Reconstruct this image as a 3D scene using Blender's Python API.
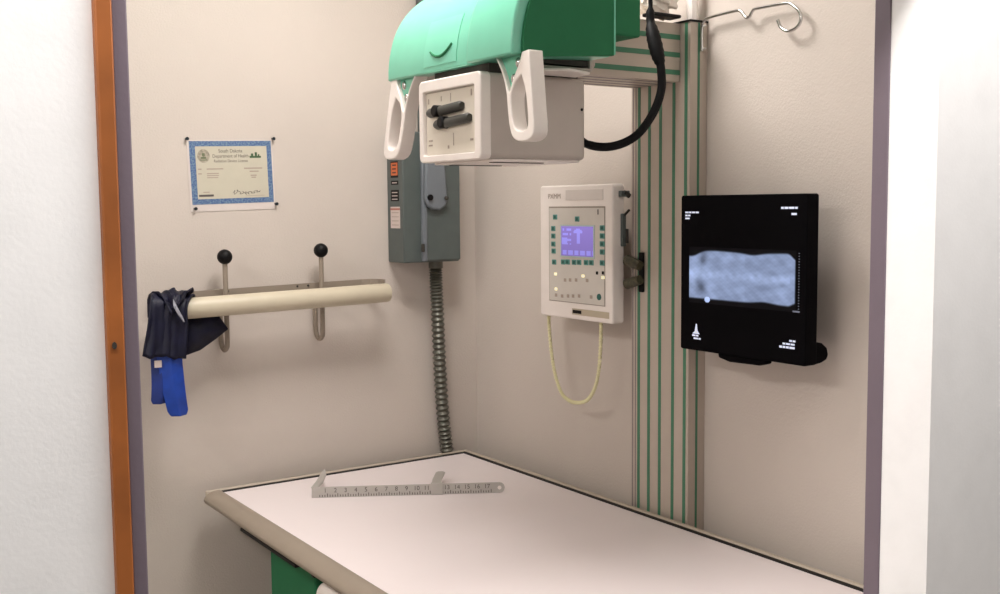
import bpy, bmesh, math, random
from mathutils import Vector, Matrix
random.seed(7)
for o in list(bpy.data.objects): bpy.data.objects.remove(o)
scene = bpy.context.scene
COL = scene.collection
PI = math.pi

# ------------------------------------------------------------------ camera
pit, rol, yaw = 0.085, -0.00885, 0.5964
fw = Vector((math.sin(yaw)*math.cos(pit), math.cos(yaw)*math.cos(pit), -math.sin(pit)))
rt = Vector((math.cos(yaw), -math.sin(yaw), 0)); up = rt.cross(fw)
r2 = math.cos(rol)*rt + math.sin(rol)*up; u2 = -math.sin(rol)*rt + math.cos(rol)*up
cam_data = bpy.data.cameras.new('camera'); cam = bpy.data.objects.new('camera', cam_data); COL.objects.link(cam)
M = Matrix((r2, u2, -fw)).transposed().to_4x4(); M.translation = Vector((0, 0, 1.6))
cam.matrix_world = M
cam_data.sensor_width = 36; cam_data.lens = 36*1069.8/1000; cam_data.clip_start = 0.02
scene.camera = cam

# ------------------------------------------------------------------ world, lamps, exposure
world = bpy.data.worlds.new('world'); scene.world = world; world.use_nodes = True
bgn = world.node_tree.nodes['Background']; bgn.inputs[0].default_value = (1.0, 0.95, 0.92, 1); bgn.inputs[1].default_value = 0.22
vs = scene.view_settings; vs.view_transform = 'Standard'; vs.look = 'None'; vs.exposure = 0.0; vs.gamma = 1; vs.use_curve_mapping = False
def area(name, loc, sx, sy, power, color, parent=None, rot=(0, 0, 0)):
    d = bpy.data.lights.new(name, 'AREA'); d.shape = 'RECTANGLE'; d.size = sx; d.size_y = sy; d.energy = power; d.color = color
    o = bpy.data.objects.new(name, d); COL.objects.link(o); o.location = loc; o.rotation_euler = rot
    if parent: o.parent = parent
    return o
LAMP = (1.02, 1.82, 2.56)          # ceiling lamp over the x-ray table
LAMP_SIZE = (0.5, 0.4); LAMP_POWER = 17
LAMP_B = (-0.85, 1.45, 2.56)       # second ceiling lamp, in the left half of the room
LAMP_B_SIZE = (0.3, 1.1); LAMP_B_POWER = 27
HALL_FILL = (0.60, 0.52, 2.56)          # unseen lamp added to brighten the corridor wall to white
HALL_FILL_SIZE = (2.6, 0.2); HALL_FILL_POWER = 39

# ------------------------------------------------------------------ helpers
def srgb(r, g, b):
    f = lambda c: (c/255/12.92) if c/255 <= .04045 else ((c/255+.055)/1.055)**2.4
    return (f(r), f(g), f(b), 1)
def mat(name, rgb, rough=.5, metal=0, noise=0, scale=20, bump=0, bscale=200, emit=None, estr=0, spec=.5, coat=0):
    m = bpy.data.materials.new(name); m.use_nodes = True; nt = m.node_tree; b = nt.nodes['Principled BSDF']
    c = srgb(*rgb); b.inputs['Base Color'].default_value = c
    b.inputs['Roughness'].default_value = rough; b.inputs['Metallic'].default_value = metal
    b.inputs['Specular IOR Level'].default_value = spec; b.inputs['Coat Weight'].default_value = coat
    tc = nt.nodes.new('ShaderNodeTexCoord')
    n = nt.nodes.new('ShaderNodeTexNoise'); n.inputs['Scale'].default_value = scale; n.inputs['Detail'].default_value = 4
    nt.links.new(tc.outputs['Object'], n.inputs['Vector'])
    r = nt.nodes.new('ShaderNodeValToRGB')
    k = noise or .03
    r.color_ramp.elements[0].position = .3; r.color_ramp.elements[1].position = .7
    r.color_ramp.elements[0].color = tuple(max(0, v*(1-k)) for v in c[:3])+(1,)
    r.color_ramp.elements[1].color = tuple(min(1, v*(1+k)) for v in c[:3])+(1,)
    nt.links.new(n.outputs['Fac'], r.inputs['Fac']); nt.links.new(r.outputs['Color'], b.inputs['Base Color'])
    if bump:
        n2 = nt.nodes.new('ShaderNodeTexNoise'); n2.inputs['Scale'].default_value = bscale; n2.inputs['Detail'].default_value = 3
        nt.links.new(tc.outputs['Object'], n2.inputs['Vector'])
        bp = nt.nodes.new('ShaderNodeBump'); bp.inputs['Strength'].default_value = bump; bp.inputs['Distance'].default_value = .002
        nt.links.new(n2.outputs['Fac'], bp.inputs['Height']); nt.links.new(bp.outputs['Normal'], b.inputs['Normal'])
    if emit:
        b.inputs['Emission Color'].default_value = srgb(*emit); b.inputs['Emission Strength'].default_value = estr
    return m

def link(name, me, m, parent=None, smooth=False, bevel=0, bseg=2):
    o = bpy.data.objects.new(name, me); COL.objects.link(o)
    for mm in (m if isinstance(m, (list, tuple)) else [m]): me.materials.append(mm)
    if parent:
        o.parent = parent; o.matrix_parent_inverse = Matrix.Translation(-Vector(parent.location)) if parent.rotation_euler[:] == (0, 0, 0) else parent.matrix_basis.inverted()
    if bevel:
        b = o.modifiers.new('bevel', 'BEVEL'); b.width = bevel; b.segments = bseg; b.limit_method = 'ANGLE'; b.angle_limit = math.radians(35)
        b.harden_normals = False
    if smooth or bevel:
        for p in me.polygons: p.use_smooth = True
        try: me.set_sharp_from_angle(angle=math.radians(38))
        except Exception: pass
    return o
def build(name, bm, m, parent=None, **k):
    me = bpy.data.meshes.new(name); bmesh.ops.recalc_face_normals(bm, faces=bm.faces[:]); bm.to_mesh(me); bm.free()
    return link(name, me, m, parent, **k)
def box(bm, a, b, mi=0):
    x0, x1 = sorted((a[0], b[0])); y0, y1 = sorted((a[1], b[1])); z0, z1 = sorted((a[2], b[2]))
    v = [bm.verts.new(p) for p in ((x0,y0,z0),(x1,y0,z0),(x1,y1,z0),(x0,y1,z0),(x0,y0,z1),(x1,y0,z1),(x1,y1,z1),(x0,y1,z1))]
    for f in ((0,3,2,1),(4,5,6,7),(0,1,5,4),(1,2,6,5),(2,3,7,6),(3,0,4,7)):
        bm.faces.new([v[i] for i in f]).material_index = mi
def boxes(name, L, m, parent=None, **k):
    bm = bmesh.new()
    for q in L: box(bm, q[0], q[1], q[2] if len(q) > 2 else 0)
    return build(name, bm, m, parent, **k)
def prism(bm, pts, axis, a, b, mi=0, mis=None):
    """polygon pts (2-D) extruded along axis from a to b. axis 0: pts=(y,z); 1: (x,z); 2: (x,y)"""
    def P(p, t): return (t, p[0], p[1]) if axis == 0 else ((p[0], t, p[1]) if axis == 1 else (p[0], p[1], t))
    A = [bm.verts.new(P(p, a)) for p in pts]; B = [bm.verts.new(P(p, b)) for p in pts]
    n = len(pts)
    bm.faces.new(A).material_index = mi; bm.faces.new(B[::-1]).material_index = mi
    for i in range(n): bm.faces.new((A[i], B[i], B[(i+1) % n], A[(i+1) % n])).material_index = mis if mis is not None else mi
def crom(pts, n=8):
    P = [Vector(p) for p in pts]; P = [2*P[0]-P[1]] + P + [2*P[-1]-P[-2]]; out = []
    for i in range(1, len(P)-2):
        for k in range(n):
            t = k/n; a, b, c, d = P[i-1:i+3]
            out.append(.5*((2*b)+(-a+c)*t+(2*a-5*b+4*c-d)*t*t+(-a+3*b-3*c+d)*t**3))
    out.append(P[-2]); return out
def tube(bm, path, rad, seg=12, mi=0):
    path = [Vector(p) for p in path]; rings = []; N = len(path)
    t0 = (path[1]-path[0]).normalized(); ref = Vector((0, 0, 1)) if abs(t0.z) < .9 else Vector((1, 0, 0))
    nrm = t0.cross(ref).normalized()
    for i, p in enumerate(path):
        t = (path[min(i+1, N-1)]-path[max(i-1, 0)]).normalized()
        nrm = (nrm-t*nrm.dot(t)).normalized(); bn = t.cross(nrm)
        r = rad[i] if isinstance(rad, (list, tuple)) else rad
        rings.append([bm.verts.new(p+r*(math.cos(2*PI*k/seg)*nrm+math.sin(2*PI*k/seg)*bn)) for k in range(seg)])
    for i in range(N-1):
        for k in range(seg):
            bm.faces.new((rings[i][k], rings[i][(k+1) % seg], rings[i+1][(k+1) % seg], rings[i+1][k])).material_index = mi
    bm.faces.new(rings[0][::-1]).material_index = mi; bm.faces.new(rings[-1]).material_index = mi
def tubes(name, L, m, parent=None, seg=12, **k):
    bm = bmesh.new()
    for p, r in L: tube(bm, p, r, seg)
    return build(name, bm, m, parent, smooth=True, **k)
def ball(name, c, r, m, parent=None, sc=(1, 1, 1), sub=3):
    bm = bmesh.new(); bmesh.ops.create_icosphere(bm, subdivisions=sub, radius=r)
    for v in bm.verts: v.co = Vector((v.co.x*sc[0]+c[0], v.co.y*sc[1]+c[1], v.co.z*sc[2]+c[2]))
    return build(name, bm, m, parent, smooth=True)
def thing(name, loc, label, cat, group=None):
    o = bpy.data.objects.new(name, None); COL.objects.link(o); o.location = loc; o.empty_display_size = .05
    return tag(o, label, cat, group)
def tag(o, label, cat, group=None):
    o['label'] = label; o['category'] = cat
    if group: o['group'] = group
    return o
def struct(o): o['kind'] = 'structure'; return o
def lab(o, s): o['label'] = s; return o
def text(name, body, size, origin, xdir, ydir, m, parent=None, align='LEFT', depth=.0003, sx=1.0, space=1.0):
    c = bpy.data.curves.new('tmp', 'FONT'); c.body = body; c.size = size; c.align_x = align; c.extrude = depth; c.space_character = space
    t = bpy.data.objects.new('tmp', c); COL.objects.link(t)
    bpy.context.view_layer.update()
    me = bpy.data.meshes.new_from_object(t.evaluated_get(bpy.context.evaluated_depsgraph_get()))
    bpy.data.objects.remove(t)
    X = Vector(xdir).normalized(); Y = Vector(ydir).normalized(); Z = X.cross(Y)
    for v in me.vertices: v.co = Vector(origin)+X*v.co.x*sx+Y*v.co.y+Z*v.co.z
    me.materials.clear()
    return link(name, me, m, parent)

# ------------------------------------------------------------------ materials
m_wall = mat('wall_paint', (203, 193, 184), .6, noise=.03, scale=3, bump=.35, bscale=220, spec=.3)
m_hall = mat('corridor_paint', (250, 250, 250), .7, bump=.08, bscale=200)
m_ceil = mat('ceiling_tile', (232, 230, 224), .9, noise=.08, scale=60)
m_jamb = mat('steel_frame_paint', (114, 102, 112), .45, bump=.1)
m_wood = mat('door_wood', (160, 92, 40), .5, noise=.25, scale=14)
m_cream = mat('cream_enamel', (222, 212, 196), .35)
m_white = mat('white_plastic', (238, 230, 224), .3)
m_grey = mat('grey_plastic', (186, 176, 168), .45)
m_mint = mat('mint_plastic', (112, 192, 164), .3, coat=.25)
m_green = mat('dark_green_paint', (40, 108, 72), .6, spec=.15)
m_black = mat('black_plastic', (8, 7, 9), .5, spec=.2)
m_rubber = mat('black_rubber', (7, 6, 9), .6, spec=.2)
m_chrome = mat('chrome', (200, 198, 196), .18, 1)
m_steel = mat('brushed_steel', (186, 182, 176), .5, .35)
m_alu = mat('anodised_aluminium', (190, 178, 166), .42, .25)
m_stripe = mat('green_groove', (68, 124, 96), .5)
m_boxg = mat('grey_box_enamel', (80, 88, 86), .45, noise=.06, scale=30)
m_boxl = mat('grey_box_lever', (108, 114, 120), .4)
m_flex = mat('galvanised_steel', (98, 97, 88), .4, .4, noise=.2, scale=90)
m_dark = mat('dark_recess', (52, 48, 42), .7)
m_top = mat('table_laminate', (236, 226, 226), .35, noise=.012, scale=5)
m_rail = mat('beige_edge_rail', (146, 134, 120), .5); m_rim = mat('beige_rim', (184, 172, 156), .5)
m_tray = mat('rack_enamel', (200, 190, 168), .45)
m_navy = mat('navy_vinyl', (14, 15, 38), .5, noise=.3, scale=40, spec=.3, bump=.6, bscale=60)
m_blue = mat('royal_blue_vinyl', (16, 62, 160), .45, noise=.2, scale=30, bump=.4, bscale=50)
m_orange = mat('orange_sticker', (206, 104, 54), .5)
m_label = mat('label_paper', (206, 192, 186), .6)
m_paper = mat('certificate_paper', (194, 188, 170), .7)
m_sleeve = mat('white_sheet', (212, 202, 196), .5)
m_ink = mat('grey_ink', (92, 84, 82), .7)
m_pale = mat('pale_ink', (168, 154, 142), .7)
m_key = mat('teal_key', (88, 146, 138), .5)
m_keyin = mat('teal_key_mark', (34, 92, 84), .5)
m_panel = mat('membrane_panel', (208, 202, 194), .45)
m_knob = mat('olive_knob', (62, 58, 40), .45, noise=.5, scale=160)
m_bag = mat('white_plastic_film', (232, 224, 214), .3)
m_cord = mat('cream_cord', (226, 220, 176), .45)
m_led = mat('lit_led', (255, 250, 210), .4, emit=(255, 246, 200), estr=.55)

def pattern_mat(name):
    m = bpy.data.materials.new(name); m.use_nodes = True; nt = m.node_tree; b = nt.nodes['Principled BSDF']; b.inputs['Roughness'].default_value = .7
    tc = nt.nodes.new('ShaderNodeTexCoord'); v = nt.nodes.new('ShaderNodeTexVoronoi'); v.inputs['Scale'].default_value = 260
    r = nt.nodes.new('ShaderNodeValToRGB'); r.color_ramp.elements[0].color = srgb(60, 86, 140); r.color_ramp.elements[1].color = srgb(112, 138, 160)
    r.color_ramp.elements[0].position = .25; r.color_ramp.elements[1].position = .75
    nt.links.new(tc.outputs['Object'], v.inputs['Vector']); nt.links.new(v.outputs['Distance'], r.inputs['Fac']); nt.links.new(r.outputs['Color'], b.inputs['Base Color'])
    return m
m_border = pattern_mat('certificate_border')
m_mon = mat('monitor_black', (5, 4, 7), .7, spec=.06)
def attr_emit(name, strength, dif=.004):
    m = bpy.data.materials.new(name); m.use_nodes = True; nt = m.node_tree; b = nt.nodes['Principled BSDF']
    a = nt.nodes.new('ShaderNodeVertexColor'); a.layer_name = 'screen'
    b.inputs['Base Color'].default_value = (dif, dif, dif, 1); b.inputs['Roughness'].default_value = .6; b.inputs['Specular IOR Level'].default_value = .08
    nt.links.new(a.outputs['Color'], b.inputs['Emission Color']); b.inputs['Emission Strength'].default_value = strength
    return m
m_xray = attr_emit('monitor_picture', 1.12); m_lcd = attr_emit('lcd_picture', 1.0)

# ------------------------------------------------------------------ room shell
WA, WB, WL, CZ = 2.60, 1.68, -2.0, 2.60
def wood_floor():
    m = mat('floor_vinyl', (150, 138, 124), .5, noise=.12, scale=30); return m
struct(boxes('floor', [((-2.2, -1.6, -.08), (2.9, 2.72, 0))], wood_floor()))
struct(boxes('ceiling', [((-2.2, -1.6, CZ), (2.9, 2.72, CZ+.08))], m_ceil))
struct(boxes('wall_back', [((WL-.12, WA, 0), (WB+.12, WA+.12, CZ))], m_wall))
struct(boxes('wall_right', [((WB, .98, 0), (WB+.12, WA, CZ))], m_wall))
struct(boxes('wall_left', [((WL-.12, .98, 0), (WL, WA, CZ))], m_wall))
# doorway wall between corridor and room: opening x .242 .. 1.315, head at 2.25
DL, DR, DH, Y0, Y1 = .2415, 1.3195, 1.96, .88, .98
struct(boxes('wall_front', [((-2.2, Y0, 0), (.2155, Y1, CZ)), ((1.36, Y0, 0), (2.9, Y1, CZ)), ((.2155, Y0, DH+.06), (1.36, Y1, CZ)), ((DR+.0005, Y0, 0), (1.36, .957, DH+.06))], m_hall))
struct(boxes('trim_1', [((.2290, Y0-.004, 0), (DL, Y1+.004, DH+.04)), ((DR-.001, .957, 0), (1.36, Y1+.004, DH+.04)), ((.2290, Y0-.004, DH), (DR, Y1+.004, DH+.04))], m_jamb, bevel=.0015))
struct(boxes('trim_2', [((.2155, Y0-.008, 0), (.2290, Y1-.002, DH+.05))], m_wood, bevel=.0015))
bm = bmesh.new(); prism(bm, [(.2205+.0018*math.cos(k*PI/4), 1.492+.003*math.sin(k*PI/4)) for k in range(8)], 1, Y0-.0095, Y0-.007)
o = build('screw', bm, m_dark, bpy.data.objects['trim_2'])

# ceiling lamps of the room, and the added corridor fill
def lamp(name, loc, size, power, label, color):
    t = thing(name, (loc[0], loc[1], CZ), label, 'ceiling light')
    sx, sy = size[0]/2, size[1]/2; z = CZ
    boxes('frame', [((loc[0]-sx-.02, loc[1]-sy-.02, z-.035), (loc[0]-sx, loc[1]+sy+.02, z)), ((loc[0]+sx, loc[1]-sy-.02, z-.035), (loc[0]+sx+.02, loc[1]+sy+.02, z)),
                    ((loc[0]-sx, loc[1]-sy-.02, z-.035), (loc[0]+sx, loc[1]-sy, z)), ((loc[0]-sx, loc[1]+sy, z-.035), (loc[0]+sx, loc[1]+sy+.02, z))], m_cream, t)
    boxes('diffuser', [((loc[0]-sx, loc[1]-sy, z-.025), (loc[0]+sx, loc[1]+sy, z-.004))], mat(name+'_diffuser', (240, 240, 235), .6, emit=(255, 244, 228), estr=1.5), t)
    a = area('lamp_glow', (loc[0], loc[1], z-.03), size[0], size[1], power, color); a.parent = t; a.matrix_parent_inverse = Matrix.Translation(-Vector(t.location))
lamp('ceiling_light', LAMP, LAMP_SIZE, LAMP_POWER, 'long ceiling light with a flat diffuser above the x-ray table', (1.0, .95, .925))
lamp('ceiling_light', LAMP_B, LAMP_B_SIZE, LAMP_B_POWER, 'ceiling light with a flat diffuser in the left half of the x-ray room', (1.0, .95, .925))
lamp('ceiling_light', HALL_FILL, HALL_FILL_SIZE, HALL_FILL_POWER, 'long unseen fill light added to brighten the corridor wall in front of the doorway', (1.0, .96, .94))

# ------------------------------------------------------------------ x-ray table
T = thing('x_ray_table', (1.22, 1.78, 0), 'white-topped x-ray table with beige edge rail and green pedestal, in the room corner', 'table')
TX0, TX1, TY0, TY1 = .886, 1.592, 1.05, 2.536
boxes('table_top', [((TX0-.004, TY0, .872), (TX1, TY1, .9))], m_top, T)
boxes('edge_gasket', [((TX1, TY0, .874), (TX1+.011, TY1+.011, .9018)), ((TX0, TY1, .874), (TX1, TY1+.011, .9018))], m_black, T)
boxes('rim', [((TX1+.011, TY0-.02, .872), (TX1+.024, TY1+.022, .905)), ((.850, TY1+.011, .872), (TX1+.011, TY1+.022, .905)), ((.86, TY0-.02, .872), (TX1+.008, TY0, .904))], m_rim, T, bevel=.003)
bm = bmesh.new()
prism(bm, [(TX0, .9035), (.882, .9055), (.868, .9045), (.855, .900), (.846, .893), (.842, .885), (.845, .877), (.854, .871), (.866, .868), (TX0, .868)], 1, TY0-.02, TY1+.012)
build('side_rail', bm, m_rail, T, bevel=.002)
boxes('black_strip', [((.846, 2.00, .866), (.866, 2.31, .8745))], m_black, T, bevel=.002)
boxes('pedestal', [((.905, 2.035, 0), (1.36, 2.283, .868))], m_green, T, bevel=.006)
boxes('base_plate', [((.93, 1.45, 0), (1.46, 2.42, .03))], m_green, T, bevel=.008)
boxes('rear_pedestal', [((1.02, 1.30, .03), (1.36, 1.52, .872))], m_green, T, bevel=.006)
bm = bmesh.new(); pts = []
for (cy, cz, a0) in ((1.91, .812, 0), (1.62, .812, 90), (1.62, .60, 180), (1.91, .60, 270)):
    for k in range(6):
        a = math.radians(a0+k*18); pts.append((cy+.045*math.cos(a), cz+.045*math.sin(a)))
prism(bm, pts, 0, .862, 1.33); build('motor_cover', bm, m_white, T, bevel=.02, bseg=4)
boxes('cable_clip', [((.896, 2.020, .828), (.912, 2.036, .855))], m_black, T, bevel=.003)

# ------------------------------------------------------------------ sliding caliper on the table
A0 = Vector((1.045, 2.357, .9003)); A1 = Vector((1.450, 2.1225, .9003)); d = (A1-A0).normalized(); nrm = Vector((-d.y, d.x, 0))   # nrm points to back
L = (A1-A0).length
cal = thing('caliper', A0, 'steel sliding measuring caliper with inch marks, lying on the white x-ray table', 'measuring caliper')
def loc3(s, n, z): return A0+d*s+nrm*n+Vector((0, 0, z))
def lprism(bm, pts, n0, n1, mi=0):   # pts (s,z) extruded along nrm
    A = [bm.verts.new(loc3(p[0], n0, p[1])) for p in pts]; B = [bm.verts.new(loc3(p[0], n1, p[1])) for p in pts]; n = len(pts)
    bm.faces.new(A).material_index = mi; bm.faces.new(B[::-1]).material_index = mi
    for i in range(n): bm.faces.new((A[i], B[i], B[(i+1) % n], A[(i+1) % n])).material_index = mi
bm = bmesh.new(); h = .026
pts = [(0, 0), (L-.013, 0)]+[(L-.013+.013*math.sin(k*PI/6), .013-.013*math.cos(k*PI/6)) for k in range(1, 6)]+[(L-.013, h), (0, h)]
lprism(bm, pts, -.0012, .0012); build('beam', bm, m_steel, cal)
bm = bmesh.new()
for k in range(1, int(L/.0062)):
    s = .012+k*.0062
    if s > L-.03: break
    hh = .008 if k % 4 == 0 else .005
    lprism(bm, [(s, .002), (s+.0018, .002), (s+.0018, .002+hh), (s, .002+hh)], -.0018, -.001)
build('scale_marks', bm, m_ink, cal)
for k in range(1, 18):
    s = .008+k*.0245
    if s > L-.04: break
    o = loc3(s, -.0014, .0125); text('numeral', str(k), .015, o, d, (0, 0, 1), m_ink, cal, 'CENTER')
bm = bmesh.new(); lprism(bm, [(L-.013+.005*math.cos(k*PI/4), .013+.005*math.sin(k*PI/4)) for k in range(8)], -.0018, .0018); build('hanging_hole', bm, m_white, cal)
def plate(name, A, th, parent):
    b = bmesh.new(); V1 = [b.verts.new(p) for p in A]; V2 = [b.verts.new(p+th) for p in A]; n_ = len(A)
    b.faces.new(V1); b.faces.new(V2[::-1])
    for i in range(n_): b.faces.new((V1[i], V2[i], V2[(i+1) % n_], V1[(i+1) % n_]))
    return build(name, b, m_steel, parent)
# fixed jaw: a strip going back from the beam end, twisted a little open, with a pointed tip
plate('fixed_jaw', [loc3(-.001, .000, .026), loc3(.013, .002, .024), loc3(.022, .05, .024), loc3(.026, .105, .030), loc3(.020, .135, .037), loc3(.014, .130, .034), loc3(.006, .06, .027)], Vector((0, 0, -.002)), cal)
S1 = .295
bm = bmesh.new()
lprism(bm, [(S1-.008, -.0), (S1+.022, -.0), (S1+.022, .029), (S1-.008, .029)], -.004, .004)
build('slider', bm, m_steel, cal, bevel=.001)
plate('sliding_jaw', [loc3(S1-.006, .003, .0225), loc3(S1+.018, .003, .0225), loc3(S1+.020, .05, .0225), loc3(S1+.030, .118, .0225), loc3(S1+.024, .128, .0225), loc3(S1+.012, .128, .0225), loc3(S1+.006, .118, .0225), loc3(S1-.003, .05, .0225)], Vector((0, 0, .0025)), cal)

# ------------------------------------------------------------------ stand: column on wall_right and arm
S = thing('x_ray_stand', (1.655, 1.77, 0), 'green-striped aluminium x-ray column with a horizontal arm, against the right wall', 'x-ray stand')
bm = bmesh.new(); box(bm, (1.630, 1.675, 0), (1.6795, 1.862, 1.985))
for y in (1.836, 1.802, 1.766, 1.724, 1.687): box(bm, (1.6292, y-.0042, 0), (1.6305, y+.0042, 1.984), 1)
box(bm, (1.6515, 1.6742, 0), (1.6575, 1.6755, 1.984), 1)
for y in (1.8565, 1.847): box(bm, (1.6294, y-.001, 0), (1.6305, y+.001, 1.984), 2)
build('column', bm, [m_alu, m_stripe, m_jamb], S)
boxes('column_cap', [((1.627, 1.672, 1.985), (1.6795, 1.865, 1.989))], m_black, S)
bm = bmesh.new(); box(bm, (1.3735, 1.706, 1.862), (1.6285, 1.856, 1.984))
for z in (1.955, 1.918, 1.881): box(bm, (1.374, 1.7048, z-.0052), (1.6285, 1.7065, z+.0052), 1)
for y in (1.73, 1.765, 1.80, 1.835): box(bm, (1.374, y-.0015, 1.8612), (1.6285, y+.0015, 1.8625), 2)
build('arm', bm, [m_alu, m_stripe, m_jamb], S)
boxes('lock_plate', [((1.623, 1.816, 1.402), (1.6290, 1.830, 1.492))], m_black, S, bevel=.001)
for z, dz in ((1.468, .006), (1.425, -.006)):
    tubes('lock_knob', [([(1.615, 1.815, z-dz), (1.612, 1.857, z+dz)], [.011, .0125])], m_knob, S, seg=16)
tubes('guide_rod', [([(1.649, 1.690, 1.989), (1.649, 1.690, CZ)], .013)], m_white, S, seg=8)

# infusion hook on the column side
hk = thing('infusion_hook', (1.672, 1.668, 1.93), 'bent steel wire hook fixed to the side of the column top', 'hook')
boxes('mounting_strip', [((1.660, 1.6715, 1.925), (1.672, 1.6745, 1.985))], m_alu, hk)
hx = 1.657
P = [(hx, 1.668, 1.9245), (hx, 1.668, 1.974), (hx, 1.661, 1.987), (hx, 1.645, 1.9915), (hx, 1.575, 1.9935), (hx, 1.558, 1.9905), (hx, 1.545, 1.9765), (hx, 1.535, 1.9765), (hx, 1.526, 1.987), (hx, 1.5132, 1.9895),
     (hx, 1.4416, 1.988), (hx, 1.4242, 1.982), (hx, 1.4068, 1.966), (hx, 1.4041, 1.9504), (hx, 1.414, 1.938), (hx, 1.4357, 1.934), (hx, 1.4533, 1.9441), (hx, 1.4611, 1.9587)]
tubes('hook_wire', [(crom(P, 5), .0032)], m_chrome, hk, seg=10)
for z in (1.976, 1.9285): tubes('screw', [([(1.657, 1.6675, z), (1.657, 1.655, z)], .0018)], m_steel, hk, seg=8)

# ------------------------------------------------------------------ tube head
HY0, HY1 = 1.54, 2.02
H = thing('x_ray_tube_head', (1.25, 1.78, 1.69), 'mint green domed x-ray tube head with white grab handles, held above the table', 'x-ray machine')
prof = [(1.090, 1.862), (1.091, 1.890), (1.096, 1.922), (1.107, 1.958), (1.125, 1.990), (1.150, 2.018), (1.185, 2.043), (1.23, 2.062), (1.28, 2.074), (1.303, 2.077)]
fine = [(p.x, p.y) for p in crom([(a, b, 0) for a, b in prof], 4)]
def shell(bm, y0, y1, off, bottom=True, tz=0):
    """solid slice of the dome between y0 and y1, its curved skin pushed out by off"""
    pts = []
    for i, (x, z) in enumerate(fine):
        a = fine[max(i-1, 0)]; b = fine[min(i+1, len(fine)-1)]; t = Vector((b[0]-a[0], b[1]-a[1])).normalized()
        pts.append((x-t.y*off, z+t.x*off+ (tz if i == 0 else 0)))
    pts += [(1.303, 1.8725)]
    prism(bm, pts, 1, y0, y1)
bm = bmesh.new(); shell(bm, 1.707, HY1, 0); cov = build('housing_cover', bm, m_mint, H, bevel=.008, bseg=3)
bm = bmesh.new(); shell(bm, 1.546, 1.694, .012); build('housing_band', bm, m_mint, H, bevel=.009, bseg=3)
bm = bmesh.new(); prism(bm, [(x+.010, z-.006) for x, z in fine[4:]]+[(1.298, 1.877)], 1, 1.692, 1.709); build('housing_seam', bm, m_green, H)
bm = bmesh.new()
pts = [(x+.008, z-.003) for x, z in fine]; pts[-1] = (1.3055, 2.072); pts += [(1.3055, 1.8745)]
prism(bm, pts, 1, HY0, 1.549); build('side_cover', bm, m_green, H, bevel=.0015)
boxes('cover_seam', [((1.3045, 1.5385, 1.876), (1.3075, 1.56, 2.07))], m_mint, H)
boxes('rear_cover', [((1.3075, 1.5415, 1.913), (1.372, 2.015, 2.06))], m_green, H, bevel=.004)
boxes('rear_shield', [((1.309, 1.60, 1.9075), (1.36, 1.70, 1.914))], m_grey, H, bevel=.003)
# logo panel and the arc on it, following the dome
def dome_x(z):
    for a, b in zip(fine, fine[1:]):
        if a[1] <= z <= b[1]: return a[0]+(b[0]-a[0])*(z-a[1])/(b[1]-a[1])
    return 1.09
bm = bmesh.new(); N = 12; g = []
for i in range(N+1):
    z = 1.874+(1.965-1.874)*i/N; g.append([bm.verts.new((dome_x(z)-.0012, y, z)) for y in (1.745, 1.76, 1.85, 1.868)])
for i in range(N):
    for j in range(3): bm.faces.new((g[i][j], g[i][j+1], g[i+1][j+1], g[i+1][j]))
ext = bmesh.ops.extrude_face_region(bm, geom=bm.faces[:]); bmesh.ops.translate(bm, vec=(.002, 0, 0), verts=[v for v in ext['geom'] if isinstance(v, bmesh.types.BMVert)])
build('logo_panel', bm, mat('mint_panel', (118, 197, 170), .3), H, smooth=True)
arc = []
for k in range(13):
    t = k/12; y = 1.842-.078*t; z = 1.902-.056*t+.064*t*t; arc.append((dome_x(z)-.0022, y, z))
tubes('logo_arc', [(arc, [.0022+.0008*math.sin(PI*k/12) for k in range(13)])], m_green, H, seg=8)
# tube body seen under the cover
bm = bmesh.new(); prism(bm, [(1.82+.16*a, z) for a, z in ((-1, 1.90), (-1, 1.872), (-.9, 1.862), (.9, 1.862), (1, 1.872), (1, 1.90))], 0, 1.125, 1.36); build('tube_body', bm, m_grey, H, bevel=.004)
boxes('neck', [((1.11, 1.665, 1.846), (1.318, 1.86, 1.863))], m_dark, H)
boxes('recess', [((1.186, 1.602, 1.8605), (1.293, 1.70, 1.893))], m_dark, H)
boxes('side_bracket', [((1.2945, 1.598, 1.852), (1.3015, 1.70, 1.895)), ((1.175, 1.598, 1.8515), (1.2945, 1.70, 1.857))], m_grey, H, bevel=.0015)
bm = bmesh.new(); prism(bm, [(1.181, 1.655), (1.179, 1.598), (1.222, 1.572), (1.295, 1.598), (1.305, 1.655)], 2, 1.8460, 1.8505); build('mounting_plate', bm, m_white, H, bevel=.001)
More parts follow.
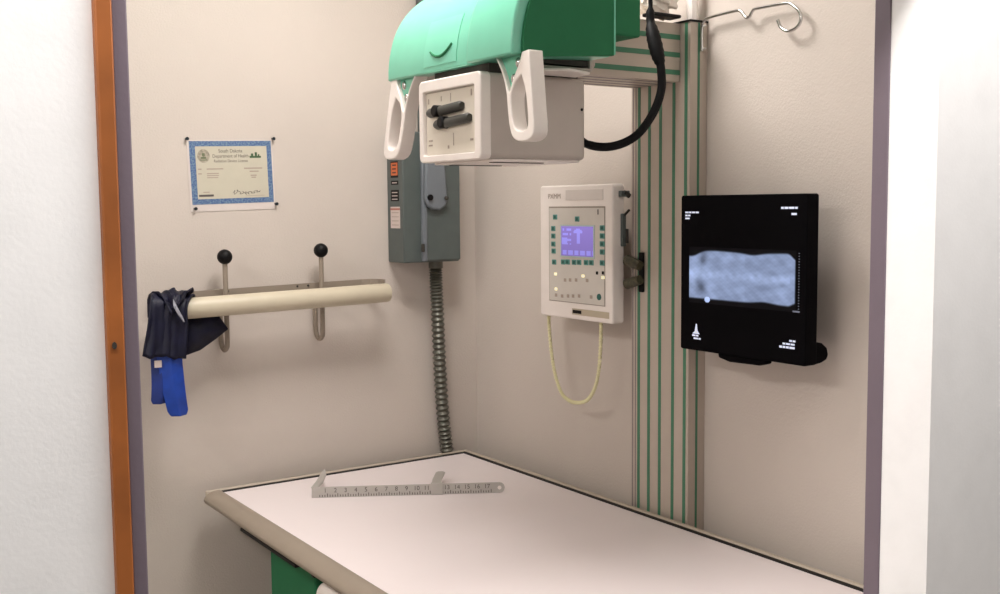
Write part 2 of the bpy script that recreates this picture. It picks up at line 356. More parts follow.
# handles: pocket handle with a V notch above it; drawn in (y,z), then leaning out of the dome
def handle(y, s, drop=0):
    """y: centre line, s: +1 when the long strand is on the far (+y) side"""
    def Y(a, z): return y+s*(a+(1.865-z)*.23)
    def Lp(pts, n=6): 
        c = crom([(a, b, 0) for a, b in pts], n); return [(p.x, p.y) for p in c]
    # outer outline: long strand top outer -> bottom -> short strand top, then notch edge
    outer = Lp([(.046, 1.868), (.044, 1.82), (.041, 1.76)], 3)+Lp([(.041, 1.745), (.036, 1.722), (.018, 1.712), (-.010, 1.712), (-.028, 1.722), (-.034, 1.745)], 4)+Lp([(-.034, 1.775), (-.034, 1.803), (-.042, 1.835), (-.058, 1.866)], 4)
    hole = Lp([(.016, 1.828), (.024, 1.80), (.025, 1.765), (.022, 1.738), (.010, 1.730), (-.008, 1.730), (-.019, 1.740), (-.022, 1.77), (-.018, 1.796), (-.004, 1.816)], 3)
    notch = Lp([(-.052, 1.866), (-.036, 1.834), (-.027, 1.800)], 4)+Lp([(-.022, 1.802), (-.006, 1.826), (.014, 1.848)], 3)+[(.020, 1.858), (.024, 1.866)]
    bm = bmesh.new(); x0, x1 = 1.083, 1.114
    outline = outer+notch
    def ring(pts, x): return [bm.verts.new((x+(z-1.70)*.06, Y(a, z), z-drop*max(0, (1.84-z)/.13))) for a, z in pts]
    for rr in range(1):
        o0 = ring(outline, x0); o1 = ring(outline, x1); h0 = ring(hole, x0); h1 = ring(hole, x1)
        for A_, B_ in ((o0, o1), (h0, h1)):
            n = len(A_)
            for i in range(n): bm.faces.new((A_[i], B_[i], B_[(i+1) % n], A_[(i+1) % n]))
        for O_, H_ in ((o0, h0), (o1, h1)):
            es = []
            for R_ in (O_, H_):
                for i in range(len(R_)):
                    e = bm.edges.get((R_[i], R_[(i+1) % len(R_)])); es.append(e)
            bmesh.ops.triangle_fill(bm, edges=es, use_beauty=True)
    hb = build('grab_handle', bm, m_white, H, bevel=.0035, bseg=3)
    bm = bmesh.new(); web = [(-.055, 1.872), (.022, 1.872), (.018, 1.852), (-.006, 1.828), (-.0235, 1.800), (-.028, 1.803), (-.04, 1.84)]
    A_ = [bm.verts.new((1.092+(z-1.70)*.06, Y(a, z), z)) for a, z in web]; B_ = [bm.verts.new((1.110+(z-1.70)*.06, Y(a, z), z)) for a, z in web]
    bm.faces.new(A_); bm.faces.new(B_[::-1])
    for i in range(len(web)): bm.faces.new((A_[i], B_[i], B_[(i+1) % len(web)], A_[(i+1) % len(web)]))
    build('handle_web', bm, m_mint, hb)
    for a, z in ((.0, 1.850), (-.018, 1.823)):
        ball('screw', (1.093+(z-1.70)*.06, Y(a, z), z), .0085, m_chrome, hb, sc=(.7, .9, 1.2), sub=2)
handle(1.561, -1); handle(1.964, 1, .012)
# collimator
CX0, CX1, CY0, CY1, CZ0, CZ1 = 1.080, 1.327, 1.650, 1.872, 1.687, 1.845
bm = bmesh.new(); box(bm, (CX0+.012, CY0, CZ0), (CX1, CY1, CZ1)); col = build('collimator', bm, m_grey, H, bevel=.010, bseg=4)
lab(col, 'boxy grey collimator')
def rr(y0, y1, z0, z1, r, n=5):
    out = []
    for cy, cz, a0 in ((y1-r, z1-r, 0), (y0+r, z1-r, 90), (y0+r, z0+r, 180), (y1-r, z0+r, 270)):
        for k in range(n+1):
            a = math.radians(a0+90*k/n); out.append((cy+r*math.cos(a), cz+r*math.sin(a)))
    return out
bm = bmesh.new(); out = rr(CY0-.001, CY1+.001, CZ0-.001, CZ1+.001, .011); inn = rr(CY0+.021, CY1-.014, CZ0+.013, CZ1-.022, .004)
def rg(pts, x): return [bm.verts.new((x, a, b)) for a, b in pts]
o0, o1, i0, i1 = rg(out, CX0), rg(out, CX0+.024), rg(inn, CX0), rg(inn, CX0+.012)
n = len(out)
for A_, B_ in ((o0, o1), (i0, i1), (o0, i0)):
    for i in range(n): bm.faces.new((A_[i], B_[i], B_[(i+1) % n], A_[(i+1) % n]))
bm.faces.new(i1); bm.faces.new(o1)
build('front_bezel', bm, m_white, col, bevel=.003, bseg=3)
boxes('dial_panel', [((CX0+.0085, CY0+.022, CZ0+.014), (CX0+.0115, CY1-.015, CZ1-.023))], mat('dial_plate', (222, 214, 200), .45), col)
for y, z, w, hh in ((1.848, 1.806, .003, .010), (1.765, 1.808, .0015, .016), (1.692, 1.811, .003, .012), (1.692, 1.724, .010, .004), (1.842, 1.720, .014, .003), (1.842, 1.729, .014, .003), (1.775, 1.714, .005, .006), (1.756, 1.728, .0022, .024), (1.80, 1.808, .0015, .010)):
    boxes('dial_mark', [((CX0+.0078, y-w/2, z-hh/2), (CX0+.0088, y+w/2, z+hh/2))], m_pale, col)
for (ya, yb, z, yh, zh, tilt) in ((1.838, 1.716, 1.785, 1.803, 1.784, .003), (1.812, 1.690, 1.761, 1.780, 1.761, .003)):
    kb = tubes('shutter_lever', [([(CX0+.003, ya, z-tilt), (CX0+.003, ya-.006, z-tilt), (CX0+.003, yb+.006, z+tilt), (CX0+.003, yb, z+tilt)], [.007, .0095, .0095, .007])], mat('charcoal_plastic', (62, 62, 58), .45), col, seg=16)
    tubes('lever_hub', [([(CX0+.010, yh, zh), (CX0-.007, yh, zh), (CX0-.009, yh, zh)], [.0115, .0115, .009])], m_black, kb, seg=20)
for y in (1.685, 1.83): boxes('blade_rail', [((1.13, y, 1.6812), (1.25, y+.012, 1.688))], m_dark, col)
boxes('base_trim', [((1.11, 1.656, 1.6825), (1.315, 1.866, 1.6875))], m_white, col, bevel=.002)
ball('side_button', (1.316, 1.6495, 1.785), .003, m_black, col, sub=2)
# high tension cable loops from the collimator back up to the column top
P = [(1.322, 1.715, 1.752), (1.36, 1.69, 1.722), (1.395, 1.655, 1.716), (1.435, 1.63, 1.735), (1.470, 1.62, 1.776), (1.491, 1.615, 1.825), (1.496, 1.62, 1.87), (1.496, 1.63, 1.90), (1.497, 1.645, 1.94), (1.500, 1.657, 1.975), (1.497, 1.658, 2.03), (1.480, 1.69, 2.12)]
path = crom(P, 6); rad = []
for i, p in enumerate(path):
    t = i/(len(path)-1)
    r = .0086
    if t < .10: r = .017-.10*t
    if .58 < t < .80: r = .0086+.006*math.sin(PI*(t-.58)/.22)**.6+.0006*((i % 2)*2-1)
    if t > .86: r = .0045
    rad.append(r)
tubes('power_cable', [(path, rad)], m_rubber, H, seg=14)
boxes('cable_clamp', [((1.515, 1.665, 1.9865), (1.595, 1.70, 1.994))], m_black, H, bevel=.003)

# crumpled plastic on top of the column
def crumple(name, c, rx, ry, rz, m):
    bm = bmesh.new(); bmesh.ops.create_icosphere(bm, subdivisions=4, radius=1)
    for v in bm.verts:
        p = v.co.copy(); n = 0
        for q, am in ((3.1, .16), (6.3, .09), (11.7, .05)):
            n += am*abs(math.sin(q*p.x+1.3*q*p.z)+math.sin(q*p.y*1.2-q*p.z+2))-am
        p *= 1+n; v.co = Vector((c[0]+p.x*rx, c[1]+p.y*ry, c[2]+p.z*rz))
    return build(name, bm, m, smooth=True)
bg = crumple('plastic_wrap', (1.582, 1.735, 2.040), .050, .040, .044, m_bag)
tag(bg, 'crumpled white plastic wrap lying on top of the x-ray column', 'plastic wrap')

# ------------------------------------------------------------------ control console
K = thing('control_console', (1.60, 2.01, 1.49), 'cream wall console with a lit violet screen and teal keys, beside the striped column', 'control panel')
fx = 1.582
bm = bmesh.new(); prism(bm, rr(1.873, 2.150, 1.327, 1.648, .008), 0, fx, 1.618); build('housing', bm, m_white, K, bevel=.004, bseg=3)
boxes('wall_bracket', [((1.618, 1.91, 1.38), (1.645, 2.10, 1.60)), ((1.645, 1.95, 1.42), (1.6795, 2.06, 1.56))], m_cream, K, bevel=.004)
boxes('panel_shadow_edge', [((fx-.0008, 1.898, 1.366), (fx+.001, 2.112, 1.597))], mat('panel_shadow_line', (150, 140, 128), .5), K)  # darker border painted in as the shadow line round the key panel
boxes('key_panel', [((fx-.0014, 1.900, 1.368), (fx+.001, 2.110, 1.5935))], m_panel, K)
keys = [(2.0858, 1.5717), (1.9996, 1.5673), (2.0935, 1.5437), (2.0935, 1.5254), (2.0935, 1.5058), (2.0925, 1.4887), (2.0907, 1.4618),
        (1.9072, 1.5471), (1.9072, 1.5288), (1.9072, 1.5104), (1.9072, 1.4919), (1.9073, 1.4666), (2.0546, 1.4632), (2.0369, 1.464), (2.0116, 1.4641), (1.9926, 1.4648), (1.966, 1.4652), (1.9467, 1.4656)]
for i, (y, z) in enumerate(keys):
    kk = boxes('key', [((fx-.0026, y-.0085, z-.0062), (fx, y+.0085, z+.0062))], m_key, K, bevel=.0012)
    boxes('key_mark', [((fx-.0030, y-.0045, z-.0038), (fx-.0024, y+.0045, z+.0038))], m_keyin, kk)
for y, z in ((2.0848, 1.4327), (1.9774, 1.4331), (1.9001+.004, 1.4330), (2.0831, 1.396)):
    boxes('indicator_light', [((fx-.0028, y-.0045, z-.0032), (fx, y+.0045, z+.0032))], m_led, K)
for y, z in ((1.9254, 1.4426), (1.9041, 1.4438)):
    boxes('indicator', [((fx-.0028, y-.0032, z-.0036), (fx, y+.0032, z+.0036))], m_black, K)
for y, z in ((2.0469, 1.4199), (2.0273, 1.421), (2.0041, 1.4222), (1.9624, 1.4232), (2.0832, 1.3812), (2.0591, 1.3803), (2.0353, 1.3819), (2.0158, 1.3831), (1.9927, 1.3846), (1.9476, 1.3852)):
    boxes('touch_key', [((fx-.0022, y-.0045, z-.004), (fx, y+.0045, z+.004))], m_pale, K)
bm = bmesh.new(); prism(bm, [(1.9182+.0075*math.cos(k*PI/8), 1.3871+.0075*math.sin(k*PI/8)) for k in range(16)], 0, fx-.0026, fx); lab(build('start_key', bm, m_keyin, K), 'round dark green key')
boxes('symbol', [((fx-.0022, 1.9205, 1.578), (fx, 1.9235, 1.590))], m_ink, K)
# lcd
def screen_mesh(name, y0, y1, z0, z1, x, ny, nz, fn, m, parent):
    bm = bmesh.new(); vv = [[bm.verts.new((x, y0+(y1-y0)*i/ny, z0+(z1-z0)*j/nz)) for i in range(ny+1)] for j in range(nz+1)]
    cols = []
    for j in range(nz):
        for i in range(ny):
            bm.faces.new((vv[j][i], vv[j][i+1], vv[j+1][i+1], vv[j+1][i])); cols.append(fn((i+.5)/ny, (j+.5)/nz))
    # rear side, so that the picture sits on a thin pane
    me = bpy.data.meshes.new(name); bm.to_mesh(me); bm.free()
    at = me.color_attributes.new('screen', 'FLOAT_COLOR', 'CORNER')
    for k, p in enumerate(me.polygons):
        c = srgb(*cols[k])
        for li in p.loop_indices: at.data[li].color = c
    return link(name, me, m, parent)
def lcd(u, v):   # u from near (screen right) to far (screen left); v up
    u = 1-u
    a, b = (142, 122, 196), (160, 150, 240)
    hit_ = (.40 < u < .68 and .78 < v < .92 and abs(u-.54) < .05+(.92-v)*1.0) or (.49 < u < .59 and .42 < v < .80)
    hit_ |= (.04 < u < .32 and .10 < (v*6) % 1 < .55 and v > .38 and (u*9+int(v*6)) % 2 > .5)
    hit_ |= (.02 < u < .20 and .40 < v < .62)
    hit_ |= (.05 < v < .20 and (u*16) % 3 > .7)
    c = b if hit_ else a
    g = .94+.1*v; return tuple(min(255, q*g) for q in c)
sc = boxes('screen', [((fx-.0030, 1.934, 1.4755), (fx, 2.064, 1.5535))], mat('lcd_frame', (190, 205, 200), .4), K)
screen_mesh('screen_picture', 1.938, 2.060, 1.479, 1.550, fx-.0034, 40, 26, lcd, m_lcd, sc)
text('lettering', 'PXMM', .017, (fx-.0006, 2.116, 1.6165), (0, -1, 0), (0, 0, 1), m_pale, K, sx=1.1)
boxes('name_strip', [((fx-.001, 1.905, 1.612), (fx, 2.045, 1.636))], mat('faint_strip', (216, 208, 202), .4), K)
boxes('rating_label', [((fx-.001, 1.884, 1.3385), (fx, 2.021, 1.3535))], mat('rating_plate', (188, 176, 154), .4), K)
boxes('rating_mark', [((fx-.0016, 1.985, 1.342), (fx-.0008, 2.018, 1.350))], m_black, K)
# articulated clamp on its near side
boxes('clamp', [((1.606, 1.866, 1.505), (1.618, 1.8735, 1.58))], m_boxg, K, bevel=.002)
boxes('clamp', [((1.600, 1.864, 1.618), (1.6275, 1.8735, 1.632))], m_boxg, K, bevel=.002)
for a_, b_, r_ in (((1.612, 1.868, 1.628), (1.627, 1.8665, 1.620), .006), ((1.612, 1.868, 1.575), (1.6275, 1.867, 1.588), .003), ((1.62, 1.868, 1.512), (1.62, 1.868, 1.545), .005)):
    tubes('clamp_pin', [([a_, b_], r_)], m_dark, K)
# coiled cord
P = [(1.600, 2.139, 1.33), (1.600, 2.139, 1.30), (1.600, 2.130, 1.235), (1.600, 2.115, 1.18), (1.600, 2.090, 1.137), (1.600, 2.060, 1.122), (1.600, 2.030, 1.120), (1.600, 1.990, 1.131), (1.600, 1.962, 1.16), (1.600, 1.945, 1.205), (1.600, 1.937, 1.27), (1.600, 1.935, 1.33)]
path = crom(P, 16)
cd = tubes('coiled_cord', [(path, [.0042+.0009*((i % 2)*2-1) for i in range(len(path))])], m_cord, K, seg=8)

# ------------------------------------------------------------------ monitor
Mo = thing('monitor', (1.62, 1.48, 1.45), 'black flat monitor showing a blue-white radiograph, mounted on the right wall', 'monitor')
mx = 1.580
bm = bmesh.new(); prism(bm, rr(1.316, 1.648, 1.296, 1.618, .004, 2), 0, mx, 1.612); build('housing', bm, m_mon, Mo, bevel=.002)
boxes('wall_mount', [((1.612, 1.42, 1.38), (1.64, 1.55, 1.52)), ((1.64, 1.44, 1.40), (1.6795, 1.53, 1.50))], m_mon, Mo, bevel=.003)
bm = bmesh.new(); prism(bm, [(1.608, 1.296), (1.612, 1.296), (1.63, 1.298), (1.645, 1.303), (1.650, 1.312), (1.646, 1.326), (1.632, 1.336), (1.612, 1.340)], 1, 1.319, 1.60)
build('rear_bulge', bm, m_mon, Mo, bevel=.003)
bm = bmesh.new(); prism(bm, [(1.546, 1.297), (1.544, 1.287), (1.515, 1.281), (1.435, 1.283), (1.418, 1.288), (1.420, 1.297)], 0, 1.586, 1.606); build('foot', bm, m_mon, Mo, bevel=.003)
def sm(a, b, x): t = max(0, min(1, (x-a)/(b-a))); return t*t*(3-2*t)
def nz(x, y): return (math.sin(9.1*x+3.3*y)+math.sin(14.7*y-6.2*x+1)+math.sin(21*x+17*y+2)+.5*math.sin(47*x-31*y))/3.5
def xray(u, v):      # u left->right of the picture, v up
    top = .96-.10*math.exp(-((u-.02)/.10)**2)-.03*math.exp(-((u-.62)/.09)**2)-.10*sm(.9, 1.0, u)**2+.01*math.sin(8*u)
    bot = .06+.03*math.exp(-((u-.72)/.10)**2)+.05*sm(.93, 1, u)
    e = sm(0, .05, v-bot)*sm(0, .05, top-v)*sm(1.0, .985, u)
    g = 150+10*nz(u*.9, v*.8)+9*nz(u*3.1+4, v*2.3)+5*nz(u*7+1, v*6)
    g += 22*math.exp(-((v-.52)/.09)**2)*(1 if u < .95 else .6)             # spine
    if abs(v-.52) < .06: g += 3*math.sin(u*95)
    for cx, cy, sx_, sy_, am in ((.14, .78, .035, .10, -48), (.12, .28, .05, .10, -58), (.09, .40, .03, .05, -20), (.36, .84, .20, .05, 12), (.22, .35, .09, .12, 16), (.58, .72, .05, .06, -16), (.70, .36, .07, .06, -26),
                                 (.80, .60, .06, .05, -24), (.88, .28, .05, .09, 20), (.74, .80, .05, .05, -18), (.50, .30, .10, .08, 8), (.95, .80, .05, .12, 14), (.65, .55, .03, .03, -14), (.04, .55, .05, .3, 18), (.88, .42, .03, .04, -22)):
        g += am*math.exp(-((u-cx)/sx_)**2-((v-cy)/sy_)**2)
    for k in range(9):    # ribs
        r = math.sin((u-.12)*38-(abs(v-.52))*7)
        break
    if .12 < u < .55: g += 5*r*sm(.03, .12, abs(v-.52))
    g += 60*(1 if ((u-.185)/.028)**2+((v-.075)/.055)**2 < 1 else 0)
    if ((u-.185)/.028)**2+((v-.075)/.055)**2 < 1: e = 1
    g = max(30, min(225, g))*e
    return (max(3, g*.86), max(2, g*.95), max(6, min(255, g*1.16)))
scr = screen_mesh('radiograph', 1.622, 1.340, 1.396, 1.512, mx-.0008, 170, 80, xray, m_xray, Mo)
# small lines of white lettering blocks at the corners of the picture
mw = mat('screen_white', (190, 196, 214), .5, emit=(200, 206, 226), estr=.75)
def dashes(y0, y1, z, hh=.0034):
    L_ = []; y = max(y0, y1); lo = min(y0, y1)
    while y > lo+.003:
        w = random.choice((.006, .009, .012)); L_.append(((mx-.0012, max(lo, y-w), z-hh/2), (mx-.0002, y, z+hh/2))); y -= w+.0022
    return L_
boxes('corner_caption', dashes(1.6345, 1.596, 1.583)+dashes(1.6345, 1.618, 1.5765)+dashes(1.6345, 1.619, 1.5705), mw, Mo)
boxes('corner_caption', dashes(1.378, 1.339, 1.5915, .004)+dashes(1.353, 1.339, 1.580, .004), mw, Mo)
boxes('corner_caption', dashes(1.354, 1.3365, 1.341)+dashes(1.370, 1.3365, 1.3345)+dashes(1.378, 1.3365, 1.328, .004), mw, Mo)
bm = bmesh.new(); prism(bm, [(1.612, 1.331), (1.605, 1.336), (1.6015, 1.352), (1.5995, 1.352), (1.597, 1.337), (1.591, 1.331)], 0, mx-.0012, mx-.0002)
for q in dashes(1.612, 1.590, 1.3275)+dashes(1.608, 1.588, 1.3215): box(bm, q[0], q[1])
build('corner_emblem', bm, mw, Mo)
boxes('scale_bar', [((mx-.001, 1.3325, z), (mx-.0002, 1.3345, z+.0015)) for z in [1.402+.0052*k for k in range(21)]]+[((mx-.001, 1.331, 1.396), (mx-.0002, 1.347, 1.399))], mat('screen_grey', (90, 94, 106), .5, emit=(110, 114, 130), estr=.6), Mo)

# ------------------------------------------------------------------ switch box, conduits
B = thing('disconnect_switch_box', (1.49, 2.555, 1.45), 'grey metal disconnect switch box with a side lever, on the back wall in the corner', 'electrical box')
bm = bmesh.new(); box(bm, (1.395, 2.510, 1.449), (1.570, 2.5995, 1.800)); build('enclosure', bm, m_boxg, B, bevel=.004, bseg=3)
bm = bmesh.new(); box(bm, (1.452, 2.500, 1.453), (1.568, 2.511, 1.796)); build('door', bm, m_boxg, B, bevel=.004, bseg=3)
boxes('hinge_ridge', [((1.448, 2.498, 1.452), (1.463, 2.512, 1.796))], m_boxl, B, bevel=.004)
bm = bmesh.new(); prism(bm, [(1.452, 1.74), (1.448, 1.62), (1.456, 1.602), (1.472, 1.592), (1.495, 1.590), (1.513, 1.600), (1.520, 1.618), (1.512, 1.72), (1.50, 1.76)], 1, 2.484, 2.501)
lv = build('switch_lever', bm, m_boxl, B, bevel=.006, bseg=3)
tubes('pivot', [([(1.462, 2.486, 1.624), (1.462, 2.478, 1.624)], .008)], m_black, lv)
ball('lever_knob', (1.512, 2.480, 1.622), .006, m_dark, lv, sub=2)
boxes('latch', [((1.442, 2.492, 1.478), (1.450, 2.500, 1.500))], m_dark, B, bevel=.002)
XS = 1.3945
for (y0, y1, z0, z1, m_, nm, lb) in ((2.538, 2.574, 1.684, 1.718, m_orange, 'warning_sticker', 'orange sticker'), (2.535, 2.575, 1.659, 1.670, m_black, 'sticker', 'black sticker'), (2.533, 2.577, 1.615, 1.645, m_black, 'sticker', 'black sticker with pale lines'), (2.528, 2.580, 1.542, 1.600, m_label, 'paper_label', 'pale paper label')):
    st = boxes(nm, [((XS, y0, z0), (XS+.001, y1, z1))], m_, B); lab(st, lb)
    if m_ is m_orange:
        boxes('sticker_border', [((XS+.0003, y0-.003, z0-.006), (XS+.001, y1+.003, z1+.004))], m_black, B)
        for k in range(3): boxes('sticker_line', [((XS-.0006, y0+.008, z0+.006+.010*k), (XS, y1-.008, z0+.009+.010*k))], m_dark, st)
    elif m_ is m_black:
        for k in range(max(1, int((z1-z0)/.009))): boxes('sticker_line', [((XS-.0006, y0+.007, z0+.004+.009*k), (XS, y1-.007, z0+.0065+.009*k))], m_label, st)
    else:
        for k in range(4): boxes('sticker_line', [((XS-.0006, y0+.007, z0+.008+.011*k), (XS, y1-.007, z0+.010+.011*k))], m_pale, st)
        boxes('sticker_line', [((XS-.0006, y0, z1-.009), (XS, y1, z1-.004))], mat('brick_ink', (170, 110, 96), .6), st)
bm = bmesh.new(); P = [(1.520, 2.555, 1.451), (1.520, 2.556, 1.40), (1.524, 2.558, 1.33), (1.531, 2.563, 1.22), (1.541, 2.572, 1.10), (1.553, 2.578, .98), (1.566, 2.580, .88), (1.575, 2.580, .72)]
path = crom(P, 30)
tube(bm, path, [.0168+.0028*math.sin(i*PI/2) for i in range(len(path))], 16)
cdt = build('flexible_conduit', bm, m_flex, smooth=True); tag(cdt, 'ribbed grey metal conduit hanging from the switch box down behind the table', 'conduit')
tubes('conduit_collar', [([(1.520, 2.555, 1.4535), (1.520, 2.555, 1.430)], .020)], m_flex, cdt)
ru = tubes('rigid_conduit', [([(1.497, 2.574, 1.797), (1.497, 2.574, CZ)], .015)], m_boxg); tag(ru, 'straight grey pipe running up from the switch box to the ceiling', 'conduit')

# ------------------------------------------------------------------ certificate
ca = math.radians(1.7); cX = Vector((math.cos(ca), 0, math.sin(ca))); cY = Vector((-math.sin(ca), 0, math.cos(ca))); cO = Vector((.9605, 2.5992, 1.6855))
def cp(a, b, y=0): return cO+cX*a+cY*b+Vector((0, y, 0))
def cbox(bm, a0, a1, b0, b1, y0, y1, mi=0):
    v = [cp(a, b, y) for y in (y0, y1) for a, b in ((a0, b0), (a1, b0), (a1, b1), (a0, b1))]; v = [bm.verts.new(p) for p in v]
    for f in ((0, 1, 2, 3), (7, 6, 5, 4), (0, 4, 5, 1), (1, 5, 6, 2), (2, 6, 7, 3), (3, 7, 4, 0)): bm.faces.new([v[i] for i in f]).material_index = mi
def cpart(name, R_, m, parent, y0=-.0017, y1=-.0012):
    bm = bmesh.new()
    for q in R_: cbox(bm, *q, y0, y1)
    return build(name, bm, m, parent)
bm = bmesh.new(); cbox(bm, -.112, .108, -.091, .084, -.0005, 0)
ce = build('certificate', bm, m_sleeve); tag(ce, 'blue-bordered paper certificate pinned to the back wall above the apron rack', 'certificate')
cpart('border', [(-.1065, .1045, -.0735, .0815)], m_border, ce, -.0010, -.0005)
cpart('paper_field', [(-.092, .0920, -.0605, .0685)], m_paper, ce, -.0013, -.0010)
def ctext(b_, size, a, b, m_=None, al='CENTER', sx=1): return text('lettering', b_, size, cp(a, b, -.0014), cX, cY, m_ or m_ink, ce, al, depth=.0001, sx=sx*.93)
ctext('South Dakota', .0125, -.003, .053, sx=.95); ctext('Department of Health', .0118, -.003, .0405, sx=.95); ctext('Radiation Device License', .0098, -.003, .029, sx=.95)
bm = bmesh.new(); V = [bm.verts.new(cp(-.072+.0155*math.cos(k*PI/12), .045+.0165*math.sin(k*PI/12), -.0016)) for k in range(24)]; W = [bm.verts.new(v.co+Vector((0, .0004, 0))) for v in V]
bm.faces.new(V); bm.faces.new(W[::-1])
for k in range(24): bm.faces.new((V[k], V[(k+1) % 24], W[(k+1) % 24], W[k]))
build('seal', bm, mat('seal_print', (158, 150, 134), .7, noise=.35, scale=160), ce)
cpart('seal_detail', [(-.079, -.066, .038, .043), (-.076, -.069, .045, .052), (-.081, -.063, .034, .036)], mat('seal_green', (104, 112, 84), .7), ce, -.0019, -.0016)
cpart('emblem', [(.046, .076, .039, .044), (.050, .056, .044, .050), (.060, .066, .044, .053), (.068, .072, .043, .048)], mat('emblem_green', (66, 92, 62), .7), ce)
for q in ((-.088, -.079, .0115, .0145), (-.066, -.024, .0115, .0145), (.030, .078, .0115, .0150), (.044, .068, .004, .007), (-.088, -.079, .000, .003), (-.066, -.036, .0005, .003), (-.066, -.036, -.0045, -.002), (-.066, -.038, -.0095, -.007), (.046, .062, -.006, -.003), (.048, .060, -.011, -.008),
                    (-.078, -.062, -.045, -.0425), (.030, .08, -.056, -.055)): cpart('text_line', [q], m_pale, ce)
cpart('date_stamp', [(-.089, -.052, -.0545, -.0495)], m_ink, ce)
sig = [cp(-.002+.072*t+.003*math.sin(t*61), -.047+.0055*math.sin(t*41+1.5*math.sin(t*13))*(1-t*.7)+.002*math.sin(9*t), -.0014) for t in [k/60 for k in [q*.5 for q in range(121)]]]
tubes('signature', [(sig, .0006)], m_ink, ce, seg=5)
m_pin = mat('dark_pin', (22, 34, 40), .4)
for a, b in ((-.112, .087), (.1105, .0865), (-.1015, -.083), (.109, -.0785)):
    p = cp(a, b, 0)
    tubes('push_pin', [([p+Vector((0, .0, 0)), p+Vector((0, -.008, 0)), p+Vector((0, -.010, 0))], [.0032, .0032, .0042])], m_pin, ce, seg=12)

# ------------------------------------------------------------------ apron rack
R = thing('apron_rack', (1.04, 2.55, 1.37), 'cream wall rack with a long half-round bar and two ball-tipped hooks', 'wall rack')
tl = .018
def rz(x): return 1.3685+(x-1.04)*tl
bm = bmesh.new(); n = 20; r_ = .025
sec = [(2.503+r_*1.0*math.cos(math.radians(a)), r_*math.sin(math.radians(a))) for a in range(60, 301, 12)]
sec_in = [(2.503+(r_-.003)*math.cos(math.radians(a)), (r_-.003)*math.sin(math.radians(a))) for a in range(300, 59, -12)]
poly = sec+sec_in
def rail_sec(x, s=1): return [bm.verts.new((x, 2.503+(y-2.503)*s, rz(x)+z*s)) for y, z in poly]
X = [.722, .728, 1.334, 1.340]; rings = [rail_sec(x, .9 if i in (0, 3) else 1) for i, x in enumerate(X)]
for a, b in zip(rings, rings[1:]):
    for i in range(len(poly)): bm.faces.new((a[i], b[i], b[(i+1) % len(poly)], a[(i+1) % len(poly)]))
bm.faces.new(rings[0]); bm.faces.new(rings[-1])
build('bar', bm, m_tray, R, smooth=True)
bm = bmesh.new()
tube(bm, [(x, 2.503, rz(x)) for x in (1.336, 1.3405, 1.342)], [.0245, .0235, .019], 24); tube(bm, [(x, 2.503, rz(x)) for x in (.7205, .722, .728)], [.019, .0235, .0245], 24)
build('end_cap', bm, m_tray, R, smooth=True)
pts = [(.745, 2.576), (1.30, 2.576), (1.325, 2.570), (1.338, 2.552), (1.341, 2.520)]
bm = bmesh.new()
for (xa, ya), (xb, yb) in zip(pts, pts[1:]):
    dx, dy = xb-xa, yb-ya; l_ = math.hypot(dx, dy); nx, ny = -dy/l_*.0018, dx/l_*.0018
    v = []
    for (x, y) in ((xa, ya), (xb, yb)):
        for s_ in (1, -1):
            for z in (.012, .034): v.append(bm.verts.new((x+s_*nx, y+s_*ny, rz(x)+z)))
    for f in ((0, 1, 5, 4), (2, 6, 7, 3), (0, 2, 3, 1), (4, 5, 7, 6), (1, 3, 7, 5), (0, 4, 6, 2)): bm.faces.new([v[i] for i in f])
build('back_rail', bm, m_rail, R)
for hx_, zt in ((.914, 1.4815), (1.170, 1.4895)):
    zb = zt-.232
    P = [(hx_, 2.545, zt), (hx_, 2.545, zt-.06), (hx_, 2.545, zb+.03), (hx_, 2.550, zb+.008), (hx_, 2.566, zb), (hx_, 2.582, zb+.008), (hx_, 2.588, zb+.03), (hx_, 2.588, zb+.08), (hx_, 2.590, zb+.13)]
    hko = tubes('hook', [(crom(P, 5), .0062)], m_rail, R, seg=10)
    ball('ball_tip', (hx_, 2.545, zt), .0185, m_black, hko)
    boxes('screw_plate', [((hx_-.009, 2.594, rz(hx_)+.0), (hx_+.009, 2.5995, rz(hx_)+.03)), ((hx_-.004, 2.519, rz(hx_)-.006), (hx_+.004, 2.590, rz(hx_)+.003))], m_rail, R)
for x in (.93, 1.115, 1.145): ball('rail_screw', (x, 2.573, rz(x)+.028), .0028, m_dark, R, sub=2)

# ------------------------------------------------------------------ lead apron hung over the left end of the rack
def cloth(name, path, xl, xr, m, parent=None, nu=26, th=.004, amp=.004, ph=0, cut=None):
    """path: (y,z) points; xl,xr: lists of left/right x at the path points"""
    K_ = crom([(a, b, 0) for a, b in path], 6); Lx = crom([(a, 0, 0) for a in xl], 6); Rx = crom([(a, 0, 0) for a in xr], 6)
    bm = bmesh.new(); g = []
    for j, p in enumerate(K_):
        row = []; t = j/(len(K_)-1)
        for i in range(nu+1):
            u = i/nu; x = Lx[j].x+(Rx[j].x-Lx[j].x)*u
            w = amp*(math.sin(u*11+ph+t*3)+.6*math.sin(u*23+ph*2-t*5)+.4*math.sin(t*17+u*6))
            z = p.y + (cut(u, t) if cut else 0)
            row.append(bm.verts.new((x, p.x-abs(w)*.9, z+w*.6)))
        g.append(row)
    for j in range(len(K_)-1):
        for i in range(nu): bm.faces.new((g[j][i], g[j][i+1], g[j+1][i+1], g[j+1][i]))
    o = build(name, bm, m, parent, smooth=True)
    s = o.modifiers.new('thickness', 'SOLIDIFY'); s.thickness = th; s.offset = -1
    return o
ap = thing('lead_apron', (.75, 2.50, 1.40), 'dark navy vinyl lead apron with royal blue straps hung over the left rack end', 'apron')
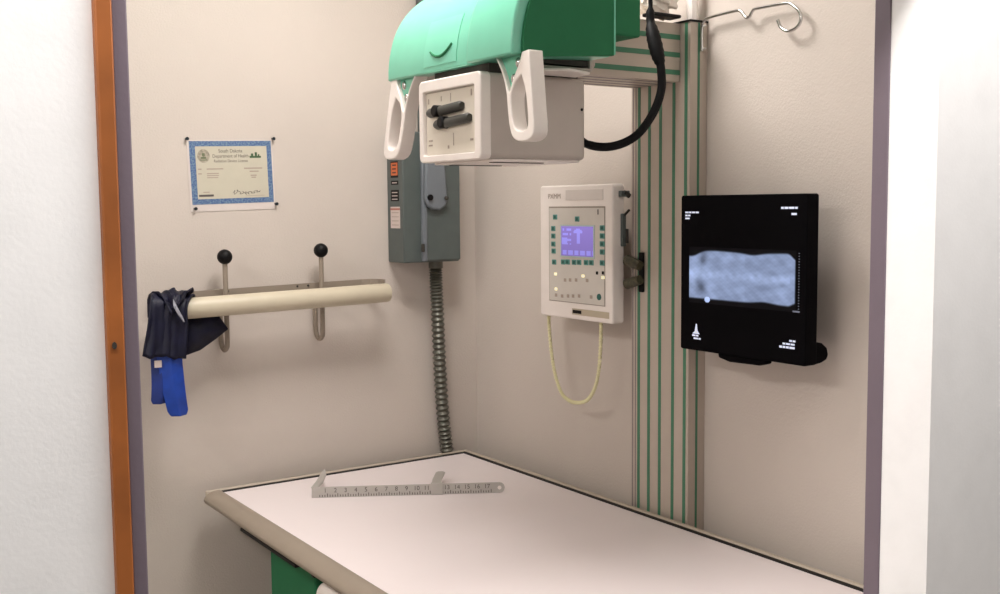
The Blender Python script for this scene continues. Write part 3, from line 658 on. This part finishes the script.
cloth('apron_front', [(2.540, 1.345), (2.540, 1.385), (2.530, 1.398), (2.503, 1.404), (2.478, 1.394), (2.468, 1.365), (2.464, 1.32), (2.458, 1.265)],
      [.722, .722, .721, .719, .713, .706, .698, .684], [.84, .835, .832, .820, .800, .792, .788, .783], m_navy, ap, cut=lambda u, t: -.014*u*t)
# back flap: a quarter turn piece ending in a point
bm = bmesh.new(); F = [(.775, 1.350), (.84, 1.346), (.878, 1.349), (.905, 1.308), (.875, 1.285), (.835, 1.262), (.80, 1.252), (.775, 1.262)]
c_ = bm.verts.new((.83, 2.508, 1.305)); vs_ = [bm.verts.new((x, 2.520+.006*math.sin(i*1.9), z)) for i, (x, z) in enumerate(F)]
for i in range(len(F)): bm.faces.new((c_, vs_[i], vs_[(i+1) % len(F)]))
o = build('apron_flap', bm, m_navy, ap, smooth=True); s = o.modifiers.new('thickness', 'SOLIDIFY'); s.thickness = .005
cloth('top_fold', [(2.524, 1.400), (2.505, 1.409), (2.482, 1.405), (2.466, 1.388), (2.460, 1.368)], [.722, .728, .735, .742, .752], [.825, .815, .800, .782, .766], m_navy, ap, amp=.007, ph=2.1)
cloth('apron_highlight', [(2.470, 1.392), (2.4575, 1.372), (2.4555, 1.355), (2.454, 1.338)], [.752, .758, .766, .777], [.758, .765, .774, .780], mat('painted_highlight', (150, 150, 160), .5), ap, nu=3, amp=.0005)  # pale strip laid on the fold, painted in as its highlight
def strap(name, pts, w0, w1, m, y, th):
    bm = bmesh.new(); L_, R_ = [], []
    Pq = crom([(a, b, 0) for a, b in pts], 8); n = len(Pq)
    for i, p in enumerate(Pq):
        t = i/(n-1); w = w0+(w1-w0)*t
        if t > .93: w *= 1-(t-.93)*3.5
        L_.append((p.x-w/2, p.y)); R_.append((p.x+w/2, p.y))
    vv = []
    for i in range(n):
        yy = y-.004*math.sin(i/n*PI)
        a, b = L_[i], R_[i]; vv.append([bm.verts.new(q) for q in ((a[0], yy, a[1]), ((a[0]+b[0])/2, yy-th*.9, (a[1]+b[1])/2), (b[0], yy, b[1]), ((a[0]+b[0])/2, yy+th*.5, (a[1]+b[1])/2))])
    for i in range(n-1):
        for k in range(4): bm.faces.new((vv[i][k], vv[i][(k+1) % 4], vv[i+1][(k+1) % 4], vv[i+1][k]))
    bm.faces.new(vv[0]); bm.faces.new(vv[-1])
    o = build(name, bm, m, ap, bevel=.002); return o
strap('strap', [(.732, 1.285), (.730, 1.24), (.728, 1.19), (.724, 1.148)], .052, .042, mat('dark_blue_vinyl', (18, 44, 120), .5, noise=.2), 2.482, .012)
strap('strap', [(.748, 1.275), (.750, 1.235), (.757, 1.17), (.766, 1.116)], .064, .050, m_blue, 2.474, .012)
boxes('care_tag', [((.711, 2.462, 1.236), (.727, 2.4655, 1.252))], m_label, ap)
